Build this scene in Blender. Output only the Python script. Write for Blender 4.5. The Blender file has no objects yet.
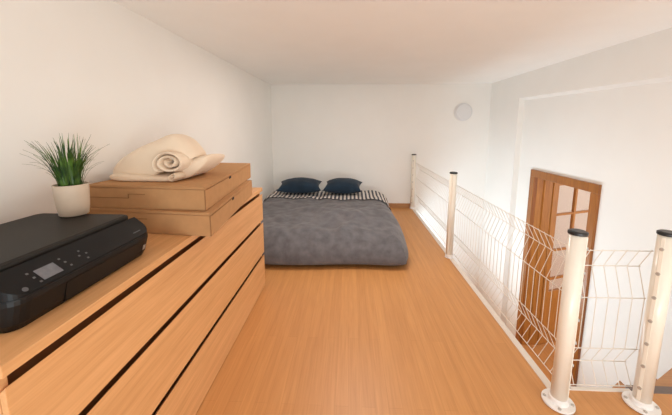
import bpy, bmesh, math, random
from mathutils import Vector, Matrix, noise
random.seed(7)
S = bpy.context.scene
COL = S.collection
PI = math.pi

# ------------------------------------------------------------------ materials
def new_mat(name):
    m = bpy.data.materials.new(name); m.use_nodes = True
    nt = m.node_tree
    return m, nt, nt.nodes['Principled BSDF']

def N(nt, t, **kw):
    n = nt.nodes.new(t)
    for k, v in kw.items(): setattr(n, k, v)
    return n

def plain(name, col, rough=.6, metal=0, noise_amt=.04, nscale=40, bump=0, spec=.5, coat=0):
    m, nt, b = new_mat(name)
    b.inputs['Roughness'].default_value = rough
    b.inputs['Metallic'].default_value = metal
    b.inputs['Specular IOR Level'].default_value = spec
    b.inputs['Coat Weight'].default_value = coat
    tc = N(nt, 'ShaderNodeTexCoord'); nz = N(nt, 'ShaderNodeTexNoise')
    nz.inputs['Scale'].default_value = nscale; nz.inputs['Detail'].default_value = 4
    nt.links.new(tc.outputs['Object'], nz.inputs['Vector'])
    r = N(nt, 'ShaderNodeValToRGB')
    r.color_ramp.elements[0].position = .3; r.color_ramp.elements[1].position = .7
    r.color_ramp.elements[0].color = [c*(1-noise_amt) for c in col] + [1]
    r.color_ramp.elements[1].color = [min(1, c*(1+noise_amt)) for c in col] + [1]
    nt.links.new(nz.outputs['Fac'], r.inputs['Fac']); nt.links.new(r.outputs['Color'], b.inputs['Base Color'])
    if bump:
        bp = N(nt, 'ShaderNodeBump'); bp.inputs['Strength'].default_value = bump; bp.inputs['Distance'].default_value = .004
        nt.links.new(nz.outputs['Fac'], bp.inputs['Height']); nt.links.new(bp.outputs['Normal'], b.inputs['Normal'])
    return m

def wood(name, c0, c1, stretch=(30, 1.5, 30), rough=.45, planks=None, fine=1.0, coat=0):
    """long grain running along the axis with the small stretch value"""
    m, nt, b = new_mat(name)
    b.inputs['Roughness'].default_value = rough
    b.inputs['Coat Weight'].default_value = coat; b.inputs['Coat Roughness'].default_value = .3
    tc = N(nt, 'ShaderNodeTexCoord'); mp = N(nt, 'ShaderNodeMapping')
    mp.inputs['Scale'].default_value = stretch
    nt.links.new(tc.outputs['Object'], mp.inputs['Vector'])
    n1 = N(nt, 'ShaderNodeTexNoise'); n1.inputs['Scale'].default_value = 1.2; n1.inputs['Detail'].default_value = 6
    n1.inputs['Distortion'].default_value = .6
    nt.links.new(mp.outputs['Vector'], n1.inputs['Vector'])
    n2 = N(nt, 'ShaderNodeTexNoise'); n2.inputs['Scale'].default_value = 4.5*fine; n2.inputs['Detail'].default_value = 3
    nt.links.new(mp.outputs['Vector'], n2.inputs['Vector'])
    mx = N(nt, 'ShaderNodeMix'); mx.inputs['Factor'].default_value = .45
    nt.links.new(n1.outputs['Fac'], mx.inputs['A']); nt.links.new(n2.outputs['Fac'], mx.inputs['B'])
    r = N(nt, 'ShaderNodeValToRGB')
    r.color_ramp.elements[0].position = .34; r.color_ramp.elements[1].position = .66
    r.color_ramp.elements[0].color = (*c0, 1); r.color_ramp.elements[1].color = (*c1, 1)
    nt.links.new(mx.outputs['Result'], r.inputs['Fac'])
    out = r.outputs['Color']
    if planks:
        rot = N(nt, 'ShaderNodeMapping'); rot.inputs['Rotation'].default_value = (0, 0, PI/2)
        nt.links.new(tc.outputs['Object'], rot.inputs['Vector'])
        bk = N(nt, 'ShaderNodeTexBrick'); bk.offset = .37
        bk.inputs['Scale'].default_value = 1
        bk.inputs['Brick Width'].default_value = planks[0]; bk.inputs['Row Height'].default_value = planks[1]
        bk.inputs['Mortar Size'].default_value = .0012; bk.inputs['Mortar Smooth'].default_value = .4
        bk.inputs['Color1'].default_value = (1, 1, 1, 1); bk.inputs['Color2'].default_value = (.94, .925, .91, 1)
        bk.inputs['Mortar'].default_value = (.86, .82, .78, 1)
        nt.links.new(rot.outputs['Vector'], bk.inputs['Vector'])
        mu = N(nt, 'ShaderNodeMix', data_type='RGBA', blend_type='MULTIPLY'); mu.inputs['Factor'].default_value = 1
        nt.links.new(out, mu.inputs['A']); nt.links.new(bk.outputs['Color'], mu.inputs['B'])
        out = mu.outputs['Result']
    nt.links.new(out, b.inputs['Base Color'])
    bp = N(nt, 'ShaderNodeBump'); bp.inputs['Strength'].default_value = .06; bp.inputs['Distance'].default_value = .002
    nt.links.new(n2.outputs['Fac'], bp.inputs['Height']); nt.links.new(bp.outputs['Normal'], b.inputs['Normal'])
    return m

def fabric(name, col, var=.12, scale=260, bump=.4, cscale=9, sheen=.2):
    m, nt, b = new_mat(name)
    b.inputs['Roughness'].default_value = .95; b.inputs['Specular IOR Level'].default_value = .15
    b.inputs['Sheen Weight'].default_value = sheen
    tc = N(nt, 'ShaderNodeTexCoord')
    n1 = N(nt, 'ShaderNodeTexNoise'); n1.inputs['Scale'].default_value = cscale; n1.inputs['Detail'].default_value = 5
    n2 = N(nt, 'ShaderNodeTexNoise'); n2.inputs['Scale'].default_value = scale
    nt.links.new(tc.outputs['Object'], n1.inputs['Vector']); nt.links.new(tc.outputs['Object'], n2.inputs['Vector'])
    r = N(nt, 'ShaderNodeValToRGB')
    r.color_ramp.elements[0].position = .3; r.color_ramp.elements[1].position = .7
    r.color_ramp.elements[0].color = [c*(1-var) for c in col] + [1]
    r.color_ramp.elements[1].color = [min(1, c*(1+var)) for c in col] + [1]
    nt.links.new(n1.outputs['Fac'], r.inputs['Fac']); nt.links.new(r.outputs['Color'], b.inputs['Base Color'])
    bp = N(nt, 'ShaderNodeBump'); bp.inputs['Strength'].default_value = bump; bp.inputs['Distance'].default_value = .001
    nt.links.new(n2.outputs['Fac'], bp.inputs['Height']); nt.links.new(bp.outputs['Normal'], b.inputs['Normal'])
    return m

M = {}
M['wall'] = plain('wall_paint', (.86, .848, .815), .85, noise_amt=.012, nscale=3, spec=.2)
M['ceil'] = plain('ceiling_paint', (.94, .935, .91), .9, noise_amt=.012, nscale=3, spec=.2)
M['white'] = plain('white_paint', (.84, .82, .80), .5, noise_amt=.01, nscale=6)
M['trim'] = plain('cream_edge_paint', (.74, .68, .61), .5, noise_amt=.02, nscale=8)
M['floor'] = wood('laminate_floor', (.54, .246, .078), (.65, .314, .108), (26, 1.1, 26), .42, planks=(1.25, .064))
M['oak'] = wood('oak_veneer', (.62, .31, .122), (.77, .42, .187), (34, 1.3, 34), .45)
M['oak_dark'] = plain('dresser_inside', (.26, .115, .038), .7)
M['board'] = wood('baseboard_wood', (.36, .17, .06), (.46, .23, .09), (1.5, 30, 30), .45)
M['door'] = wood('varnished_door_wood', (.23, .072, .008), (.39, .138, .018), (40, 40, 2), .35, coat=.2)
M['door_in'] = wood('orange_varnished_wood', (.36, .135, .018), (.54, .235, .045), (40, 40, 2), .35, coat=.2)
M['stair'] = wood('stair_wood', (.42, .20, .08), (.55, .28, .12), (2, 30, 30), .45)
M['card'] = plain('kraft_cardboard', (.47, .255, .115), .85, noise_amt=.05, nscale=25, spec=.2)
M['card_line'] = plain('cardboard_crease', (.30, .155, .068), .9, spec=.1)
M['dark'] = plain('dark_hole', (.02, .014, .01), .9)
M['post'] = plain('cream_powder_coat', (.87, .815, .71), .28, noise_amt=.01, coat=.2)
M['cap'] = plain('black_plastic_cap', (.015, .016, .018), .35)
M['wire'] = plain('cream_wire_coating', (.79, .73, .65), .4, noise_amt=.01)
M['steel'] = plain('grey_steel', (.50, .47, .43), .4, metal=.5)
M['greytrim'] = plain('grey_edge_strip', (.17, .13, .115), .6)
M['prn'] = plain('printer_black', (.006, .0052, .0048), .42, spec=.28, noise_amt=.05, nscale=200)
M['prn_lid'] = plain('printer_lid_black', (.016, .0135, .0115), .5, spec=.25, noise_amt=.06, nscale=300, bump=.05)
M['prn_panel'] = plain('printer_panel_black', (.0065, .0066, .0072), .4, spec=.22)
M['screen'] = plain('grey_display', (.15, .155, .175), .25, noise_amt=.12, nscale=60)
M['icon'] = plain('grey_icon', (.085, .085, .09), .5)
M['sticker'] = plain('pale_sticker', (.28, .24, .21), .5)
M['pot'] = plain('beige_ceramic', (.58, .47, .36), .6, noise_amt=.03, nscale=30)
M['soil'] = plain('soil', (.06, .035, .02), .95, noise_amt=.4, nscale=120, bump=.6)
M['cream'] = fabric('cream_woven_cotton', (.80, .655, .50), .04, 320, .35, 6)
M['duvet'] = fabric('grey_duvet_cotton', (.128, .122, .130), .22, 120, .8, 14)
M['navy'] = fabric('navy_cotton', (.017, .032, .052), .2, 300, .3, 10, .1)
M['sheet'] = fabric('dark_sheet', (.10, .10, .12), .1)
M['cover'] = plain('pale_grey_plastic', (.74, .74, .745), .5, noise_amt=.01)
M['shade'] = plain('pale_beige_wood', (.70, .63, .57), .6)

# striped bedding
m, nt, b = new_mat('striped_cotton'); b.inputs['Roughness'].default_value = .95
tc = N(nt, 'ShaderNodeTexCoord'); sx = N(nt, 'ShaderNodeSeparateXYZ')
nt.links.new(tc.outputs['Object'], sx.inputs[0])
ma = N(nt, 'ShaderNodeMath', operation='MULTIPLY'); ma.inputs[1].default_value = 1/.054
nt.links.new(sx.outputs['X'], ma.inputs[0])
fr = N(nt, 'ShaderNodeMath', operation='FRACT'); nt.links.new(ma.outputs[0], fr.inputs[0])
gt = N(nt, 'ShaderNodeMath', operation='GREATER_THAN'); gt.inputs[1].default_value = .5
nt.links.new(fr.outputs[0], gt.inputs[0])
mx = N(nt, 'ShaderNodeMix', data_type='RGBA'); nt.links.new(gt.outputs[0], mx.inputs['Factor'])
mx.inputs['A'].default_value = (.08, .08, .095, 1); mx.inputs['B'].default_value = (.68, .63, .58, 1)
nt.links.new(mx.outputs['Result'], b.inputs['Base Color'])
M['stripe'] = m

# leaves: dark at the root, fresh green above (the plant's own colour)
m, nt, b = new_mat('grass_leaf'); b.inputs['Roughness'].default_value = .45
tc = N(nt, 'ShaderNodeTexCoord'); nz = N(nt, 'ShaderNodeTexNoise'); nz.inputs['Scale'].default_value = 28
nt.links.new(tc.outputs['Object'], nz.inputs['Vector'])
r = N(nt, 'ShaderNodeValToRGB'); r.color_ramp.elements[0].position = .35; r.color_ramp.elements[1].position = .68
r.color_ramp.elements[0].color = (.016, .050, .010, 1); r.color_ramp.elements[1].color = (.10, .20, .025, 1)
nt.links.new(nz.outputs['Fac'], r.inputs['Fac']); nt.links.new(r.outputs['Color'], b.inputs['Base Color'])
M['leaf'] = m

# glass
m, nt, b = new_mat('window_glass'); b.inputs['Base Color'].default_value = (.93, .93, .95, 1)
nt.nodes.remove(b)
o = nt.nodes['Material Output']
tr = N(nt, 'ShaderNodeBsdfTransparent'); tr.inputs['Color'].default_value = (.92, .89, .86, 1)
gl = N(nt, 'ShaderNodeBsdfGlossy'); gl.inputs['Roughness'].default_value = .03
mxs = N(nt, 'ShaderNodeMixShader'); mxs.inputs[0].default_value = .08
nt.links.new(tr.outputs[0], mxs.inputs[1]); nt.links.new(gl.outputs[0], mxs.inputs[2])
nt.links.new(mxs.outputs[0], o.inputs['Surface'])
M['glass'] = m

# ------------------------------------------------------------------ mesh helpers
def link(name, bm, mat, parent=None, smooth=False, mods=()):
    me = bpy.data.meshes.new(name)
    bmesh.ops.recalc_face_normals(bm, faces=bm.faces)
    bm.to_mesh(me); bm.free()
    if smooth:
        for p in me.polygons: p.use_smooth = True
    for x in (mat if isinstance(mat, (list, tuple)) else [mat]): me.materials.append(x)
    ob = bpy.data.objects.new(name, me); COL.objects.link(ob)
    if parent is not None:
        ob.parent = parent
        ob.matrix_parent_inverse = Matrix.Identity(4)
        bpy_off = world_of(parent)
        ob.location = -bpy_off            # meshes are written in room coordinates
    return ob

def world_of(o):
    v = o.location.copy()
    while o.parent is not None:
        o = o.parent; v += o.location
    return v

def empty(name, loc):
    o = bpy.data.objects.new(name, None); o.location = loc; o.empty_display_size = .1
    COL.objects.link(o); return o

def tag(o, label=None, cat=None, group=None, kind=None):
    if label: o['label'] = label
    if cat: o['category'] = cat
    if group: o['group'] = group
    if kind: o['kind'] = kind
    return o

def box(bm, x0, x1, y0, y1, z0, z1, bev=0, seg=2):
    vs = [bm.verts.new((x, y, z)) for x in (x0, x1) for y in (y0, y1) for z in (z0, z1)]
    fs = [(0, 1, 3, 2), (4, 6, 7, 5), (0, 4, 5, 1), (2, 3, 7, 6), (0, 2, 6, 4), (1, 5, 7, 3)]
    faces = [bm.faces.new([vs[i] for i in f]) for f in fs]
    if bev:
        es = list({e for f in faces for e in f.edges})
        bmesh.ops.bevel(bm, geom=es, offset=bev, segments=seg, profile=.5, affect='EDGES')
    return bm

def B(*a, **k):
    return box(bmesh.new(), *a, **k)

def tube(bm, pts, r, n=8, cap=True, taper=None):
    pts = [Vector(p) for p in pts]; rings = []
    for i, p in enumerate(pts):
        d = (pts[min(i+1, len(pts)-1)] - pts[max(i-1, 0)]).normalized()
        a = d.orthogonal().normalized() if i == 0 else (a - d*a.dot(d)).normalized()
        c = d.cross(a); rr = r if taper is None else r*taper[i]
        rings.append([bm.verts.new(p + (a*math.cos(2*PI*k/n) + c*math.sin(2*PI*k/n))*rr) for k in range(n)])
    for q, w in zip(rings, rings[1:]):
        for k in range(n): bm.faces.new((q[k], q[(k+1) % n], w[(k+1) % n], w[k]))
    if cap:
        bm.faces.new(rings[0][::-1]); bm.faces.new(rings[-1])
    return bm

def lathe(bm, prof, c=(0, 0, 0), n=40, cap0=True, cap1=True):
    c = Vector(c); rings = []
    for rr, z in prof:
        rings.append([bm.verts.new(c + Vector((rr*math.cos(2*PI*k/n), rr*math.sin(2*PI*k/n), z))) for k in range(n)])
    for q, w in zip(rings, rings[1:]):
        for k in range(n): bm.faces.new((q[k], q[(k+1) % n], w[(k+1) % n], w[k]))
    if cap0: bm.faces.new(rings[0][::-1])
    if cap1: bm.faces.new(rings[-1])
    return bm

def prism(bm, poly, z0, z1):
    a = [bm.verts.new((x, y, z0)) for x, y in poly]; b_ = [bm.verts.new((x, y, z1)) for x, y in poly]
    bm.faces.new(a[::-1]); bm.faces.new(b_)
    for i in range(len(poly)):
        j = (i+1) % len(poly); bm.faces.new((a[i], a[j], b_[j], b_[i]))
    return bm

def hexa(bm, p):
    """solid from 4 bottom points then 4 top points"""
    v = [bm.verts.new(q) for q in p]
    for f in ((3, 2, 1, 0), (4, 5, 6, 7), (0, 1, 5, 4), (1, 2, 6, 5), (2, 3, 7, 6), (3, 0, 4, 7)):
        bm.faces.new([v[i] for i in f])
    return bm

# ------------------------------------------------------------------ the setting
YB = 4.84            # back wall
ZC = 1.977           # ceiling above the loft floor
YN = -1.6            # the room goes on behind the camera
LOW = -1.50          # lower floor beside the loft
XR, XD = 2.168, 2.24 # right wall and its recessed part
EX, EY = 1.005, 1.39  # edges of the loft floor

def structure(name, bm, mat, smooth=False):
    return tag(link(name, bm, mat, smooth=smooth), kind='structure')

bm = B(-1.62, EX, YN, YB, -.25, 0)
box(bm, EX, XD+.01, YN, EY, -.25, 0)
structure('floor', bm, M['floor'])
structure('floor_lower', B(-1.6, 6.0, YN, YB+.1, LOW-.1, LOW), M['floor'])
structure('wall_under_loft', B(-1.7, -1.6, YN, YB, LOW, -.25), M['wall'])
structure('ceiling', B(-1.65, XR+.4, YN, YB+.1, ZC, ZC+.12), M['ceil'])
structure('wall_back', B(-1.65, XR+.4, YB, YB+.12, LOW, ZC+.12), M['wall'])

# left wall
def wall_x(y, z):
    t = (YB - y)/3.44
    return -1.262 - .004*t
bm = bmesh.new(); ny, nz_ = 24, 8
for side in (0, 1):
    g = [[bm.verts.new((-1.75 if side else wall_x(YN+(YB-YN)*i/ny, ZC*j/nz_), YN+(YB-YN)*i/ny, ZC*j/nz_)) for j in range(nz_+1)] for i in range(ny+1)]
    for i in range(ny):
        for j in range(nz_): bm.faces.new((g[i][j], g[i+1][j], g[i+1][j+1], g[i][j+1]))
structure('wall_left', bm, M['wall'], smooth=True)

# right wall with a recess and a doorway
DY0, DY1, DZ = 2.815, 3.665, .715     # clear opening
RY, RZ0, RZ1 = 4.05, 1.678, 1.600     # recess: far side, height at far side, height at near end
bm = bmesh.new()
hexa(bm, [(XR, YN, RZ1), (XD, YN, RZ1-.022), (XD, RY, RZ0-.028), (XR, RY, RZ0),
          (XR, YN, ZC), (XD, YN, ZC), (XD, RY, ZC), (XR, RY, ZC)])
box(bm, XD, XD+.2, YN, RY, RZ0, ZC)
box(bm, XR, XD+.2, RY, YB, LOW, ZC)
hexa(bm, [(XD, YN, DZ+.075), (XD+.2, YN, DZ+.075), (XD+.2, RY, DZ+.075), (XD, RY, DZ+.075),
          (XD, YN, RZ1), (XD+.2, YN, RZ1), (XD+.2, RY, RZ0), (XD, RY, RZ0)])
box(bm, XD, XD+.2, YN, DY0-.075, LOW, DZ+.075)
box(bm, XD, XD+.2, DY1+.075, RY, LOW, DZ+.075)
structure('wall_right', bm, M['wall'])

# next room, seen through the doorway
structure('wall_next_room_back', B(XD+.4, 6.0, YB+.0, YB+.1, LOW, 1.2), M['wall'])
structure('wall_next_room_side', B(6.0, 6.1, 1.0, YB+.1, LOW, 1.2), M['wall'])
structure('ceiling_next_room', B(XD+.4, 6.1, 1.8, YB+.1, 1.2, 1.3), M['ceil'])

# baseboards and edge trims
structure('baseboard_back', B(-1.255, .99, YB-.014, YB-.0005, 0.0005, .075, bev=.003), M['board'])
structure('trim_1', B(EX, EX+.040, EY, YB-.001, -.26, .004, bev=.003), M['trim'])
structure('trim_2', B(EX+.041, 1.415, EY, EY+.022, -.26, .004, bev=.003), M['trim'])
structure('trim_3', B(1.418, XR-.002, EY, EY+.045, -.26, .003, bev=.003), M['greytrim'])

# ------------------------------------------------------------------ doorway with an open glazed leaf
dr = tag(empty('door_1', (XD, (DY0+DY1)/2, LOW)), kind='structure')
bm = bmesh.new(); fw = .085
box(bm, XD-.025, XD+.02, DY0-fw, DY0, LOW+.001, DZ, bev=.004)
box(bm, XD-.025, XD+.02, DY1, DY1+fw, LOW+.001, DZ, bev=.004)
box(bm, XD-.025, XD+.02, DY0-fw, DY1+fw, DZ, DZ+fw, bev=.004)
link('door_frame', bm, M['door'], dr)
bm = bmesh.new()
box(bm, XD+.02, XD+.205, DY1, DY1+.03, LOW+.001, DZ)
box(bm, XD+.02, XD+.205, DY0-.03, DY0, LOW+.001, DZ)
box(bm, XD+.02, XD+.205, DY0-.03, DY1+.03, DZ, DZ+.03)
box(bm, XD+.10, XD+.125, DY1-.014, DY1, LOW+.001, DZ)        # door stop
link('door_lining', bm, M['door_in'], dr)
# leaf, hinged on the far jamb and swung into the next room
ang = math.radians(20); LW, LT = .80, .04
org = Vector((XD+.215, DY1-.01, 0)); ux = Vector((math.cos(ang), math.sin(ang), 0)); uy = Vector((-ux.y, ux.x, 0))
def leafbox(bm, a0, a1, z0, z1, t0=0, t1=LT):
    p = [(a0, t0), (a1, t0), (a1, t1), (a0, t1)]
    q = [org + ux*a + uy*t for a, t in p]
    return hexa(bm, [(v.x, v.y, z0) for v in q] + [(v.x, v.y, z1) for v in q])
z0, z1 = LOW+.01, DZ-.005
bm = bmesh.new()
leafbox(bm, 0, .085, z0, z1); leafbox(bm, LW-.085, LW, z0, z1)
leafbox(bm, .085, LW-.085, z1-.10, z1); leafbox(bm, .085, LW-.085, z0, z0+.14)
leafbox(bm, .085, LW-.085, z0+.62, z0+.72)
lf = link('door_leaf', bm, M['door_in'], dr)
bm = bmesh.new(); leafbox(bm, .085, LW-.085, z0+.14, z0+.62, .012, .028); link('door_panel', bm, M['door_in'], lf)
bm = bmesh.new(); leafbox(bm, LW/2-.016, LW/2+.016, z0+.72, z1-.10, .004, .036)
for h in (.24, -.22, -.60): 
    leafbox(bm, .085, LW-.085, h-.013, h+.013, .006, .034)
link('glazing_bar', bm, M['door_in'], lf)
bm = bmesh.new(); leafbox(bm, .085, LW-.085, z0+.72, z1-.10, .018, .022); link('glass_pane', bm, M['glass'], lf)

# ------------------------------------------------------------------ stairs going down along the right wall
st = tag(empty('staircase', (1.9, 1.6, LOW)), 'wooden stairs going down beside the right hand railing post', 'stairs')
edge = [(-.19, 1.47, 1.86), (-.44, 1.60, 2.05), (-.69, 1.80, 2.235), (-.94, 2.02, 2.42), (-1.19, 2.25, 2.66)]
prev = (EY+.06, EY+.06)
for z, ya, yb in edge:
    bm = bmesh.new()
    hexa(bm, [(1.44, prev[0], z-.04), (XR-.006, prev[1], z-.04), (XR-.006, yb, z-.04), (1.44, ya, z-.04),
              (1.44, prev[0], z), (XR-.006, prev[1], z), (XR-.006, yb, z), (1.44, ya, z)])
    link('tread', bm, M['stair'], st)
    bm = bmesh.new()
    hexa(bm, [(1.46, prev[0]+.001, z+.001), (XR-.008, prev[1]+.001, z+.001), (XR-.008, prev[1]+.018, z+.001), (1.46, prev[0]+.018, z+.001),
              (1.46, prev[0]+.001, z+.208), (XR-.008, prev[1]+.001, z+.208), (XR-.008, prev[1]+.018, z+.208), (1.46, prev[0]+.018, z+.208)])
    if z < -.3: link('riser', bm, M['stair'], st)
    else: bm.free()
    prev = (ya-.03, yb-.03)
bm = bmesh.new()
hexa(bm, [(1.405, EY+.06, LOW), (1.435, EY+.06, LOW), (1.435, 2.5, LOW), (1.405, 2.5, LOW),
          (1.405, EY+.06, -.18), (1.435, EY+.06, -.18), (1.435, 2.5, -1.25), (1.405, 2.5, -1.25)])
link('stringer', bm, M['white'], st)

# ------------------------------------------------------------------ dresser
FX, DYN, DYF, DH = -.698, .51, 2.315, .834     # front face, near end, far end, height
BX = -1.250
d = tag(empty('dresser', ((FX+BX)/2, (DYN+DYF)/2, 0)), 'long low oak veneer dresser with three wide drawers along the left wall', 'dresser')
link('top_board', B(BX, FX+.003, DYN-.004, DYF, .806, DH, bev=.002), M['oak'], d)
for y0, y1 in ((DYN, DYN+.02), (DYF-.02, DYF)):
    link('side_panel', B(BX, FX-.018, y0, y1, 0.0005, .805, bev=.001), M['oak'], d)
link('carcass', B(BX+.005, FX-.050, DYN+.021, DYF-.021, .03, .804), M['oak_dark'], d)
for z0, z1 in ((.571, .783), (.297, .549), (.006, .275)):
    bm = hexa(bmesh.new(), [(FX-.016, DYN, z0), (FX, DYN, z0), (FX, DYF, z0), (FX-.016, DYF, z0),
                            (FX-.016, DYN, z1-.016), (FX, DYN, z1), (FX, DYF, z1), (FX-.016, DYF, z1-.016)])   # finger-grip edge sloping inwards
    bmesh.ops.bevel(bm, geom=bm.edges[:], offset=.001, segments=2, affect='EDGES')
    link('drawer', bm, M['oak'], d)

# ------------------------------------------------------------------ printer
PX, PXB, PY0, PY1, PZ = -.76694, -1.19301, .58754, 1.06922, DH+.0009
pr = tag(empty('printer', ((PX+PXB)/2, (PY0+PY1)/2, PZ)), 'black inkjet printer with small grey screen on the oak dresser', 'printer')
def rrect(x0, x1, y0, y1, r, n=6):
    out = []
    for cx, cy, a0 in ((x1-r, y1-r, 0), (x0+r, y1-r, 90), (x0+r, y0+r, 180), (x1-r, y0+r, 270)):
        for k in range(n+1):
            a = math.radians(a0+90*k/n); out.append((cx+r*math.cos(a), cy+r*math.sin(a)))
    return out
def ring_stack(levels):
    bm = bmesh.new(); rings = []
    for poly, z in levels:
        rings.append([bm.verts.new((x, y, z if not callable(z) else z(x, y))) for x, y in poly])
    for q, w in zip(rings, rings[1:]):
        n = len(q)
        for k in range(n): bm.faces.new((q[k], q[(k+1) % n], w[(k+1) % n], w[k]))
    bm.faces.new(rings[0][::-1]); bm.faces.new(rings[-1])
    return bm
GX = -.81806                                            # hinge groove
def ptop(x, y):                                       # sloping control panel
    return PZ + .08432 + .05203*max(0, min(1, (PX+.01794 - x)/(PX+.01794-GX)))
bodyz = PZ+.08073
bm = ring_stack([(rrect(PXB+.00897, PX-.01076, PY0+.01076, PY1-.01076, .0314), PZ),
                 (rrect(PXB+.00269, PX, PY0+.00269, PY1-.00269, .03767), PZ+.01794),
                 (rrect(PXB, PX+.01435, PY0, PY1, .04036), PZ+.06817),
                 (rrect(PXB, PX+.01435, PY0, PY1, .04036), PZ+.07714),
                 (rrect(PXB+.0009, PX+.0139, PY0+.0009, PY1-.0009, .04036), PZ+.08163)])
link('body', bm, M['prn'], pr)
# control panel: wedge from groove to front rim, rounded front corners
def wedge(poly, zlo, ztop):
    bm = bmesh.new(); a = [bm.verts.new((x, y, zlo)) for x, y in poly]; c = [bm.verts.new((x, y, ztop(x, y))) for x, y in poly]
    bm.faces.new(a[::-1]); bm.faces.new(c)
    for i in range(len(poly)):
        j = (i+1) % len(poly); bm.faces.new((a[i], a[j], c[j], c[i]))
    return bm
def front_round(x0, x1, y0, y1, r, n=8):
    out = [(x0, y0)]
    for cx, cy, a0 in ((x1-r, y0+r, 270), (x1-r, y1-r, 0)):
        for k in range(n+1):
            a = math.radians(a0+90*k/n); out.append((cx+r*math.cos(a), cy+r*math.sin(a)))
    return out + [(x0, y1)]
panel = link('control_panel', wedge(front_round(GX, PX+.01301, PY0+.00179, PY1-.00179, .03947), PZ+.08208, ptop), M['prn_panel'], pr)
# lid
lidz = PZ+.1489
bm = ring_stack([(rrect(PXB+.00359, GX-.00987, PY0+.00359, PY1-.00359, .02691), PZ+.08208),
                 (rrect(PXB+.00179, GX-.00987, PY0+.00179, PY1-.00179, .02691), lidz-.01076),
                 (rrect(PXB+.00359, GX-.01166, PY0+.00359, PY1-.00359, .02691), lidz-.00359),
                 (rrect(PXB+.01256, GX-.01973, PY0+.01256, PY1-.01256, .02243), lidz)])
link('lid', bm, M['prn_lid'], pr)
def on_panel(bm, x0, x1, y0, y1, t=.00108):
    pts = [(x0, y0), (x1, y0), (x1, y1), (x0, y1)]
    hexa(bm, [(x, y, ptop(x, y)-.00045) for x, y in pts] + [(x, y, ptop(x, y)+t) for x, y in pts])
    return bm
link('screen', on_panel(bmesh.new(), GX+.027, GX+.055, .672, .722), M['screen'], pr)
for x, y in ((GX+.025, .655), (GX+.039, .658), (GX+.053, .661), (GX+.024, .738), (GX+.037, .742), (GX+.050, .746), (GX+.026, .795), (GX+.039, .806), (GX+.052, .797), (GX+.038, .784)):
    link('button', on_panel(bmesh.new(), x, x+.00359, y, y+.00538), M['icon'], pr)
bm = bmesh.new()
px_, py_ = GX+.055, .626
vs = [(px_+.0048*math.cos(a*PI/8), py_+.006*math.sin(a*PI/8)) for a in range(16)]
lo = [bm.verts.new((x, y, ptop(x, y)-.0009)) for x, y in vs]; hi = [bm.verts.new((x, y, ptop(x, y)+.00108)) for x, y in vs]
bm.faces.new(lo[::-1]); bm.faces.new(hi)
for i in range(16): bm.faces.new((lo[i], lo[(i+1) % 16], hi[(i+1) % 16], hi[i]))
link('power_button', bm, M['icon'], pr)
def front_x(z):                                        # front face between z=.01794 and .07355 leans out
    return PX + .01435*max(0, min(1, (z-PZ-.01794)/.05023))
bm = bmesh.new()
za, zb = PZ+.00897, PZ+.06458
hexa(bm, [(front_x(za)-.00538, .7176, za), (front_x(za)+.00108, .7176, za), (front_x(za)+.00108, .99118, za), (front_x(za)-.00538, .99118, za),
          (front_x(zb)-.00538, .7176, zb), (front_x(zb)+.00126, .7176, zb), (front_x(zb)+.00126, .99118, zb), (front_x(zb)-.00538, .99118, zb)])
link('paper_tray', bm, M['prn'], pr)
bm = bmesh.new(); za, zb = PZ+.02512, PZ+.04306
hexa(bm, [(front_x(za)-.00269, 1.02258, za), (front_x(za)+.00108, 1.02258, za), (front_x(za)+.00108, 1.03514, za), (front_x(za)-.00269, 1.03514, za),
          (front_x(zb)-.00269, 1.02258, zb), (front_x(zb)+.00108, 1.02258, zb), (front_x(zb)+.00108, 1.03514, zb), (front_x(zb)-.00269, 1.03514, zb)])
link('badge', bm, M['sticker'], pr)
link('lettering', on_panel(bmesh.new(), PX-.00359, PX-.0009, .99118, 1.02707, .00054), M['icon'], pr)

# ------------------------------------------------------------------ potted grass on the printer
pc = Vector((-1.03155, 1.045, lidz+.0009))
pp = tag(empty('potted_grass', pc), 'small beige pot of green grass on the printer lid', 'potted plant')
bm = lathe(bmesh.new(), [(.03857, 0), (.04395, .00359), (.04799, .0314), (.05041, .06279), (.05203, .0897), (.05274, .11302), (.05158, .11661),
                         (.04799, .11571), (.04709, .10046), (.04575, .09329)], pc, 48)
link('pot', bm, M['pot'], pp, smooth=True)
link('soil', lathe(bmesh.new(), [(.0453, .09374), (.0453, .10046), (.01794, .10405)], pc, 32), M['soil'], pp)
bm = bmesh.new()
for i in range(170):
    a = random.random()*2*PI; r0 = .03229*math.sqrt(random.random())
    ln = random.uniform(0.1076, 0.2108); lean = random.uniform(.05, .62) * (1 if i % 3 else 1.6)
    if i % 5 == 0: ln *= .7
    p = pc + Vector((r0*math.cos(a), r0*math.sin(a), .09957)); w = random.uniform(.0024, .0052) if i % 3 else .00126
    a2 = a + random.uniform(-.5, .5); prev = None
    sdir = Vector((-math.sin(a2), math.cos(a2), 0)); nseg = 7
    for k in range(nseg+1):
        t = k/nseg; th = lean*(.35+1.0*t*t + .25*t)
        if k: p = p + Vector((math.sin(th)*math.cos(a2), math.sin(th)*math.sin(a2), math.cos(th)))*(ln/nseg)
        p.x = max(p.x, -1.19301)
        ww = w*(1-t**1.8)+.00025
        nrm = Vector((math.cos(a2)*math.cos(th), math.sin(a2)*math.cos(th), -math.sin(th)))*.00063
        cur = [bm.verts.new(p - sdir*ww), bm.verts.new(p - nrm), bm.verts.new(p + sdir*ww)]
        if prev:
            bm.faces.new((prev[0], prev[1], cur[1], cur[0])); bm.faces.new((prev[1], prev[2], cur[2], cur[1]))
        prev = cur
link('foliage', bm, M['leaf'], pp, smooth=True)

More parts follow.
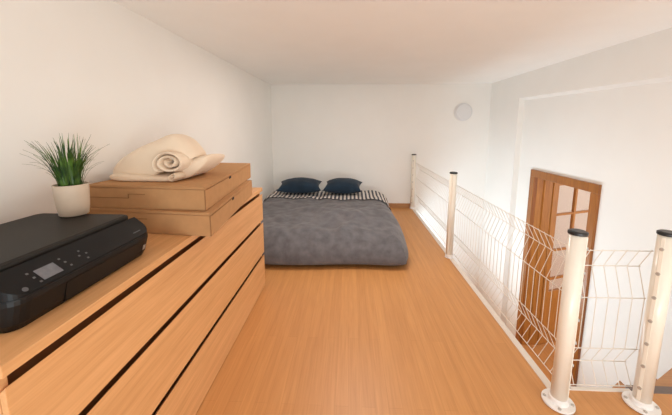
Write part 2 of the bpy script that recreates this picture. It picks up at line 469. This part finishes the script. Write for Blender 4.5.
# ------------------------------------------------------------------ cardboard boxes
def carton(label, c4, z0, z1, over):
    """c4: near-left, near-right, far-right, far-left corners"""
    P = [Vector((x, y, 0)) for x, y in c4]
    cen = sum(P, Vector())/4
    t = tag(empty('cardboard_box', (cen.x, cen.y, z0)), label, 'box', 'flat cardboard boxes on the dresser')
    def ringp(k, zz): return [((p-cen)*k+cen).to_tuple()[:2] + (zz,) for p in P]
    zl = z1-.01076
    bm = hexa(bmesh.new(), ringp(.994, z0) + ringp(1, zl-.001))
    bmesh.ops.bevel(bm, geom=[e for e in bm.edges], offset=.00179, segments=2, affect='EDGES'); link('tray', bm, M['card'], t)
    bm = hexa(bmesh.new(), ringp(over, zl) + ringp(over, z1))
    bmesh.ops.bevel(bm, geom=[e for e in bm.edges], offset=.00224, segments=2, affect='EDGES'); link('lid', bm, M['card'], t)
    # tuck flap cut on the near face
    nl, nr = P[0], P[1]; ex = (nr-nl).normalized(); en = Vector((ex.y, -ex.x, 0))
    h = zl-z0
    def strip(bm, a0, a1, b0, b1, off=.00144):
        o = [nl.lerp(nr, a0), nl.lerp(nr, a1)]
        q = []
        for zz in (b0, b1):
            for p, s in ((o[0], 1), (o[1], 1), (o[1], -1), (o[0], -1)):
                v = p + en*(off*s); q.append((v.x, v.y, z0+h*zz))
        hexa(bm, q)
    bm = bmesh.new()
    strip(bm, .02, .36, .50, .525); strip(bm, .357, .362, .525, .72); strip(bm, .36, .50, .70, .722)
    link('flap_cut', bm, M['card_line'], t)
    bm = bmesh.new()
    c0 = nr + (nl-nr).normalized()*.003
    hexa(bm, [(nr.x-.00538, nr.y-.00135+.00072, z0+.00359), (nr.x-.0009, nr.y-.00144, z0+.00359), (nr.x-.0009, nr.y+.00179, z0+.00359), (nr.x-.00538, nr.y+.00269, z0+.00359),
              (nr.x-.00538, nr.y-.00135+.00072, zl-.00179), (nr.x-.0009, nr.y-.00144, zl-.00179), (nr.x-.0009, nr.y+.00179, zl-.00179), (nr.x-.00538, nr.y+.00269, zl-.00179)])
    link('corner_crease', bm, M['card_line'], t)
    # hand slot and crease on the right side
    fr_, nr_ = P[2], P[1]; ey = (fr_-nr_).normalized(); ei = Vector((-ey.y, ey.x, 0))
    return t, P, ey
Z1 = DH+.001
t1, P1_, ey1 = carton('lower kraft cardboard box resting directly on the dresser top, under another box',
       [(-1.21095, 1.2845), (-.5992, 1.2271), (-.68621, 2.04516), (-1.15713, 2.09001)], Z1, Z1+.10585, 1.0)
t2, P2_, ey2 = carton('upper kraft cardboard box carrying the cream blanket, on top of another box',
       [(-1.20736, 1.29617), (-.63149, 1.25759), (-.72836, 2.1528), (-1.15264, 2.18868)], Z1+.10674, Z1+.21349, 1.0)
for t, P, z in ((t1, P1_, Z1+.08611), (t2, P2_, Z1+.19285)):
    a, b_ = P[1], P[2]; ey = (b_-a).normalized(); ex = Vector((ey.y, -ey.x, 0))
    def sp(a0, a1, za, zb, off=.00126):
        q = []
        for zz in (za, zb):
            for f, s in ((a0, -1), (a0, 1), (a1, 1), (a1, -1)):
                v = a.lerp(b_, f) + ex*off*s; q.append((v.x, v.y, zz))
        return hexa(bmesh.new(), q)
    link('hand_slot', sp(.40, .44, z-.0036, z+.009, .0015), M['dark'], t)
    link('side_crease', sp(.02, .40, z+.0054, z+.008), M['card_line'], t)

# ------------------------------------------------------------------ rolled cream blanket
BZ = Z1+.21438
bl_bm = bmesh.new()
def puffy(bm, outline, yf, yb, tilt=0, rnd=.03, shrink=.75, lift=0):
    """outline in x,z swept from yf to yb with rounded ends"""
    cx = sum(p[0] for p in outline)/len(outline); cz = sum(p[1] for p in outline)/len(outline)
    L = []
    for k, yy, dx in ((.35, yf-rnd*.15, 0), (.82, yf, 0), (.97, yf+rnd*.6, 0), (1.0, yf+rnd*1.6, .0), (1.0, (yf+yb)/2, .5), (shrink, yb-rnd, 1), (shrink*.5, yb, 1)):
        L.append([bm.verts.new((cx+(x-cx)*k+tilt*dx, yy, max(BZ, BZ+(cz-BZ)*(k if k > .5 else .9)+(z-cz)*k))) for x, z in outline])
    n = len(outline)
    for q, w in zip(L, L[1:]):
        for i in range(n): bm.faces.new((q[i], q[(i+1) % n], w[(i+1) % n], w[i]))
    bm.faces.new(L[0][::-1]); bm.faces.new(L[-1])
def Z(*a): return [(x, BZ+z) for x, z in a]
# main drape with the high ridge
puffy(bl_bm, Z((-1.20019, .01794), (-1.1966, .05382), (-1.15713, .09867), (-1.08986, .14173), (-1.01361, .1794), (-.95082, .2081), (-.897, .22874), (-.84767, .23143),
               (-.81179, .20631), (-.7786, .16505), (-.74899, .12199), (-.75796, .10585), (-.78936, .13455), (-.85215, .16595), (-.92391, .15249), (-.95082, .0897), (-.93288, .01794), (-.99567, .00269), (-1.09434, .00179), (-1.1661, .00538)),
      1.41277, 1.73121, -.01794, .0314, .74)
# lowest fold, sticking out at the left and front
puffy(bl_bm, Z((-1.16162, .0009), (-1.18404, .02153), (-1.14816, .04126), (-1.02258, .03229), (-.92391, .02691), (-.85215, .0287), (-.82076, .01256), (-.84318, .0009), (-.94185, .0009), (-1.04949, .0009)), 1.37689, 1.7043, .02691, .01794)
# flap running back to the right
puffy(bl_bm, Z((-.897, .0009), (-.88803, .05382), (-.84318, .08791), (-.77142, .10943), (-.7176, .12737), (-.70145, .12558), (-.70863, .0897), (-.75796, .04485), (-.8073, .00897), (-.85215, .0009)), 1.4352, 1.7043, .01345, .02691, .85)
def spiral(bm, cx, cz, r0, r1, turns, th, yf, yb, sq=1.0, a0=0, drift=0):
    n = int(turns*20); rows = []
    for i in range(n+1):
        t = i/n; a = a0 + t*turns*2*PI; r = r0+(r1-r0)*t
        ca, sa = math.cos(a), math.sin(a)
        sec = []
        for dr_, yy in ((-th*.30, yf+.006), (0, yf), (th*.30, yf+.006), (th*.42, yf+.03), (th*.42, yb), (-th*.42, yb), (-th*.42, yf+.03)):
            dx = drift*(yy-yf)
            sec.append(bm.verts.new((cx+(r+dr_)*ca+dx, yy+.006*math.sin(a*1.7+1), max(BZ+.002, cz+(r+dr_)*sa*sq))))
        rows.append(sec)
    for q, w in zip(rows, rows[1:]):
        for k in range(7): bm.faces.new((q[k], q[(k+1) % 7], w[(k+1) % 7], w[k]))
    bm.faces.new(rows[0]); bm.faces.new(rows[-1][::-1])
spiral(bl_bm, -.85933, BZ+.0897, .01615, .08432, 2.3, .0287, 1.36793, 1.59666, .68, 2.2, .08)
spiral(bl_bm, -.82973, BZ+.02332, .00359, .01973, 1.7, .00897, 1.35895, 1.5249, .9, 0, .1)
for v in bl_bm.verts:
    q = v.co*9
    v.co += Vector((noise.noise(q), noise.noise(q+Vector((5, 0, 0))), noise.noise(q+Vector((0, 5, 0)))))*.0099
    v.co += Vector((0, 1, 1))*noise.noise(v.co*26)*.0031
    v.co.z = max(v.co.z, BZ+.0005); v.co.x = max(v.co.x, -1.245)
bl = link('rolled_blanket', bl_bm, M['cream'], smooth=True)
md = bl.modifiers.new('sub', 'SUBSURF'); md.levels = 1; md.render_levels = 2
tag(bl, 'cream cotton blanket loosely rolled up on top of the cardboard boxes', 'blanket')

# ------------------------------------------------------------------ bed on the floor
link_m = B(-1.13, .32, 3.00, 4.80, .002, .20, bev=.04, seg=4)
mt = tag(link('mattress', link_m, M['sheet'], smooth=True), 'low mattress lying on the floor under the grey duvet', 'mattress')
QX0, QX1, QY0, QY1, QH = -1.235, .588, 2.62, 4.58, .335
ZW = .065                                         # height at which the quilt bulges out farthest
def wr(x, y):
    v = Vector((x*2.2, y*2.2, .3))
    w = .030*noise.noise(v) + .018*noise.noise(v*2.3+Vector((3, 1, 0)))
    cxp, cyp = x+.02, y-3.25
    w += .024*math.exp(-((cxp-.10-cyp*.35)**2)/.005)*math.exp(-cyp*cyp/.25)
    w += .018*math.exp(-((cyp+cxp*.5-.05)**2)/.005)*math.exp(-cxp*cxp/.20)
    w += .018*math.exp(-((cxp+.22+cyp*.6)**2)/.006)*math.exp(-cyp*cyp/.3)
    w += .016*noise.noise(Vector((x*8, y*6, 2))) + .008*noise.noise(Vector((x*19, y*15, 5)))
    # soft channel running down from between the pillows
    w -= .022*math.exp(-((x+.40+.04*math.sin(y*5))**2)/.004)*max(0, min(1, (y-3.55)/.5))
    return w
def side(q, R, n=14):
    """q in 0..1 along a rounded side, from tucked under (0) to the flat top (1): inset and height factor"""
    th = -.72 + q*(PI/2+.72)
    return R*(1-math.cos(th)), math.sin(th)
def surf(x, y, fx, fy):
    top = QH + wr(x, y) - .055*max(0, (3.6-y)/.9)**1.2
    k = min(fx, fy)
    return ZW + (top-ZW)*k if k >= 0 else max(.003, ZW + ZW*k*1.02)
def quilt(ya, yb, off=0, ny=60, nx=70, foot=True, xin=0):
    xs = [(QX0+xin+side(q/14, .13)[0], side(q/14, .13)[1]) for q in range(14)]
    xs += [(QX0+.13+(QX1-QX0-.35)*i/nx, 1) for i in range(nx+1)]
    xs += [(QX1-xin-side(q/14, .22)[0], side(q/14, .22)[1]) for q in range(13, -1, -1)]
    if foot:
        ys = [(ya+side(q/14, .26)[0], side(q/14, .26)[1]) for q in range(14)] + [(ya+.26+(yb-ya-.26)*j/ny, 1) for j in range(ny+1)]
    else:
        ys = [(ya+(yb-ya)*j/ny, 1) for j in range(ny+1)]
    bm = bmesh.new(); g = []
    for x, fx in xs:
        row = []
        for y, fy in ys:
            xx, yy = x, y
            xx += .018*math.sin(y*4.1+.6)*max(0, min(1, (x-.2)/.3))
            yy += .022*math.sin(x*4.3+1)*max(0, min(1, (3.1-y)/.35)) if foot else .016*math.sin(x*5+2)*(1 if y < 4.2 else 0)
            if fx < .5 and fy < .5 and foot:                 # keep the tucked edge tucked round the corner
                if x > 0: xx = min(xx, QX1-side(max(0, min(1, (math.asin(max(-.66, min(1, min(fx, fy))))+.72)/(PI/2+.72))), .22)[0])
                yy = max(yy, QY0+side(max(0, min(1, (math.asin(max(-.66, min(1, min(fx, fy))))+.72)/(PI/2+.72))), .26)[0]) if min(fx, fy) < 0 else yy
            rc = .24                                      # rounded foot corner
            cx, cy = max(0, (xx-(QX1-rc))/rc), max(0, ((QY0+rc)-yy)/rc)
            if cx > 0 and cy > 0:
                f = max(cx, cy)/math.hypot(cx, cy); f = .35+.65*f
                xx = QX1-rc+cx*rc*f; yy = QY0+rc-cy*rc*f
            row.append(bm.verts.new((xx, yy, surf(x, y, fx, fy)+off)))
        g.append(row)
    for a, c in zip(g, g[1:]):
        for j in range(len(ys)-1): bm.faces.new((a[j], c[j], c[j+1], a[j+1]))
    return bm
dv = link('duvet', quilt(QY0, 4.46), M['duvet'], smooth=True)
tag(dv, 'grey duvet spread over the low bed, hanging to the floor at its foot', 'duvet')
sf = link('striped_fold', quilt(4.00, 4.50, .012, 16, 70, False, -.006), M['stripe'], dv, smooth=True)
md = sf.modifiers.new('thick', 'SOLIDIFY'); md.thickness = .006; md.offset = 1
tag(sf, 'navy and white striped fold of the duvet')

def pillow(label, c, w, dpt, th, tilt, rz):
    bm = bmesh.new(); n = 26; top, bot = [], []
    rot = Matrix.Rotation(rz, 4, 'Z') @ Matrix.Rotation(tilt, 4, 'X')
    def pt(i, j, sgn):
        u, v = -1+2*i/n, -1+2*j/n
        pin = 1-.26*(1-abs(u)**2)*abs(v)**3 ; pin2 = 1-.14*(1-abs(v)**2)*abs(u)**3
        f = max(0, (1-u*u)*(1-v*v))**.5
        x, y = u*w/2*pin2, v*dpt/2*pin
        z = sgn*th/2*f + .008*noise.noise(Vector((u*3, v*3, sgn+c[0])))*f
        if sgn < 0: z *= .8
        return Vector(c) + rot @ Vector((x, y, z))
    T = [[bm.verts.new(pt(i, j, 1)) for j in range(n+1)] for i in range(n+1)]
    U = [[T[i][j] if i in (0, n) or j in (0, n) else bm.verts.new(pt(i, j, -1)) for j in range(n+1)] for i in range(n+1)]
    for i in range(n):
        for j in range(n):
            bm.faces.new((T[i][j], T[i+1][j], T[i+1][j+1], T[i][j+1]))
            bm.faces.new((U[i][j], U[i][j+1], U[i+1][j+1], U[i+1][j]))
    o = link('pillow', bm, M['navy'], smooth=True)
    return tag(o, label, 'pillow', 'navy pillows at the head of the bed')
pillow('navy pillow at the head of the bed, left one, nearer the dresser', (-.724, 4.29, .458), .635, .44, .22, math.radians(7), math.radians(4))
pillow('navy pillow at the head of the bed, right one, nearer the railing', (-.096, 4.29, .458), .555, .44, .22, math.radians(7), math.radians(-4))

# ------------------------------------------------------------------ round cover on the back wall
vc = tag(empty('round_wall_cover', (1.752, YB-.001, 1.544)), 'round pale grey cover mounted high on the back wall', 'wall cover')
def disc(prof, c, n=48):
    bm = lathe(bmesh.new(), prof, (0, 0, 0), n)
    bm.transform(Matrix.Translation(c) @ Matrix.Rotation(PI/2, 4, 'X'))
    return bm
link('base_ring', disc([(.135, 0), (.138, .004), (.138, .018), (.130, .022)], (1.752, YB-.001, 1.544)), M['cover'], vc)
link('face_disc', disc([(.122, .0225), (.122, .032), (.114, .040), (.05, .043)], (1.752, YB-.001, 1.544)), M['cover'], vc)

# ------------------------------------------------------------------ railing posts and wire mesh panels
HP = .855
def post(label, x, y, zdir, clips=True, channel=True, fl=.067, HP=.855):
    """zdir: directions (degrees) towards which the clips look"""
    t = tag(empty('railing_post', (x, y, 0)), label, 'post', 'cream railing posts')
    c = (x, y, 0)
    link('tube', lathe(bmesh.new(), [(.0335, .010), (.0335, HP-.012)], c, 32), M['post'], t, smooth=False)
    for p in t.children[-1].data.polygons: p.use_smooth = abs(p.normal.z) < .5
    link('cap', lathe(bmesh.new(), [(.0368, HP-.0115), (.0375, HP-.008), (.0368, HP), (.029, HP+.004)], c, 32), M['cap'], t)
    f = link('base_flange', lathe(bmesh.new(), [(fl, .0045), (fl, .010), (fl-.001, .0125), (min(.042, fl-.002), .0135), (min(.040, fl-.003), .034), (.0345, .038)], c, 40), M['white'], t)
    for k in range(4):
        a = PI/4+k*PI/2+.3
        link('bolt', lathe(bmesh.new(), [(.007, .0125), (.007, .017), (.004, .019)], (x+(fl-.012)*math.cos(a), y+(fl-.012)*math.sin(a), 0), 8), M['steel'], f)
    for dg in zdir:
        a = math.radians(dg); n_ = Vector((math.cos(a), math.sin(a), 0)); s = Vector((-n_.y, n_.x, 0))
        if channel:
            q = []
            for zz in (.042, HP-.02):
                for u, v in ((-.006, .032), (.006, .032), (.006, .036), (-.006, .036)):
                    p = Vector(c)+s*u+n_*v; q.append((p.x, p.y, zz))
            link('clip_channel', hexa(bmesh.new(), q), M['post'], t)
        for k in range(7 if clips else 0):
            zz = .105+.113*k
            bm = bmesh.new(); ctr = Vector((x, y, zz))+n_*.035
            tube(bm, [ctr, ctr+n_*.006], .0075, 10)
            link('clip', bm, M['steel'], t)
    return t
PY3 = 1.317
p1 = post('cream railing post standing against the back wall, farthest from the viewer', 1.014, 4.79, (245,), fl=.040, HP=.885)
p2 = post('cream railing post standing alone midway along the loft edge, beyond the bed foot', 1.010, 2.94, (232,), False, fl=.040, HP=.874)
p3 = post('cream railing post at the corner where the mesh railing turns, in front of the doorway', 1.005, PY3, (328,))
p4 = post('cream railing post at the right edge of the picture beside the stairs', 1.390, 1.322, (205,))

def panel_mesh(label, a, b_, outward, pitch, zt=.744):
    a, b_, o = Vector(a), Vector(b_), Vector(outward)
    prof = [(zt, 0), (zt-.096, .048), (zt-.234, 0), (.246, 0), (.140, .048), (.045, 0)]
    t = tag(empty('wire_mesh_panel', ((a+b_)/2)), label, 'railing panel', 'wire mesh railing panels')
    L = (b_-a).length; ex = (b_-a).normalized()
    for z, off in prof:
        q0, q1 = a+o*off+Vector((0, 0, z)), b_+o*off+Vector((0, 0, z))
        link('horizontal_wire', tube(bmesh.new(), [q0, q1], .0024, 6), M['wire'], t, smooth=True)
    n = int(L/pitch); m0 = (L-n*pitch)/2
    for k in range(n+1):
        base = a+ex*(m0+k*pitch)
        pts = []
        for z, off in [(zt+.004, 0)]+prof[:]+[(.040, 0)]:
            pts.append(base+o*(off+.0032)+Vector((0, 0, z)))
        link('vertical_wire', tube(bmesh.new(), pts, .0020, 6), M['wire'], t, smooth=True)
    return t
XP = 1.051
panel_mesh('farthest wire mesh railing panel, between the back wall post and the middle post', (XP, 4.76, 0), (XP, 2.95, 0), (1, 0, 0), .052)
panel_mesh('long wire mesh railing panel between the middle post and the corner post', (XP, 2.93, 0), (XP, 1.437, 0), (1, 0, 0), .052)
panel_mesh('short wire mesh railing panel between the corner post and the right hand post', (1.060, 1.376, 0), (1.396, 1.380, 0), (0, 1, 0), .055)

# ------------------------------------------------------------------ light
W = bpy.data.worlds.new('daylight'); S.world = W; W.use_nodes = True
bg = W.node_tree.nodes['Background']; bg.inputs['Color'].default_value = (1.0, .93, 1.0, 1); bg.inputs['Strength'].default_value = .96
def area(name, loc, rot, sx, sy, power, col):
    l = bpy.data.lights.new(name, 'AREA'); l.shape = 'RECTANGLE'; l.size = sx; l.size_y = sy; l.energy = power; l.color = col
    o = bpy.data.objects.new(name, l); o.location = loc; o.rotation_euler = rot; COL.objects.link(o); return o
# daylight from windows behind the camera; the other lamps are added fill
def aim(o, v): o.rotation_euler = Vector(v).to_track_quat('-Z', 'Y').to_euler()
aim(area('window_light', (.5, -1.5, .3), (0, 0, 0), 1.6, 1.2, 46, (.80, .96, 1.0)), (.05, 1, .95))
aim(area('side_window_light', (1.6, -1.3, .8), (0, 0, 0), 1.0, 1.4, 10, (1.0, .92, .72)), (-.3, 1, .3))
aim(area('stairwell_fill_light', (.78, 3.35, -.95), (0, 0, 0), 2.4, .6, 16.5, (.85, .97, 1.0)), (.6, 0, 1))  # unseen lamp added under the loft slab to light the stairwell
aim(area('stairwell_far_fill_light', (.70, 3.6, -.96), (0, 0, 0), 1.8, .5, 30, (.66, .86, 1.0)), (.25, 0, 1))  # second unseen lamp added beside it, cooler and aimed steeper
area('ceiling_fill', (.1, 2.75, ZC-.03), (0, 0, 0), .5, .5, 17.5, (1.0, .93, .87))  # added fill with no fitting, brightens the loft from above
area('next_room_fill', (4.6, 2.2, .2), (math.radians(90), 0, 0), 1.6, 1.8, 30, (1.0, .93, .86))  # added lamp that brightens the room behind the glazed door

# ------------------------------------------------------------------ camera
cam = bpy.data.cameras.new('camera'); co = bpy.data.objects.new('camera', cam); COL.objects.link(co)
cam.sensor_width = 36; cam.lens = 300*36/672; cam.shift_y = -(207.5-169.96)/672
cam.clip_start = .02
co.location = (0, 0, 1.3087); co.rotation_euler = (PI/2-.1414, 0, .0466)
S.camera = co
S.view_settings.view_transform = 'Standard'; S.view_settings.look = 'None'
S.view_settings.gamma = 1; S.view_settings.exposure = .08; S.view_settings.use_curve_mapping = False
try:
    S.cycles.diffuse_bounces = 8; S.cycles.max_bounces = 14
except Exception: pass
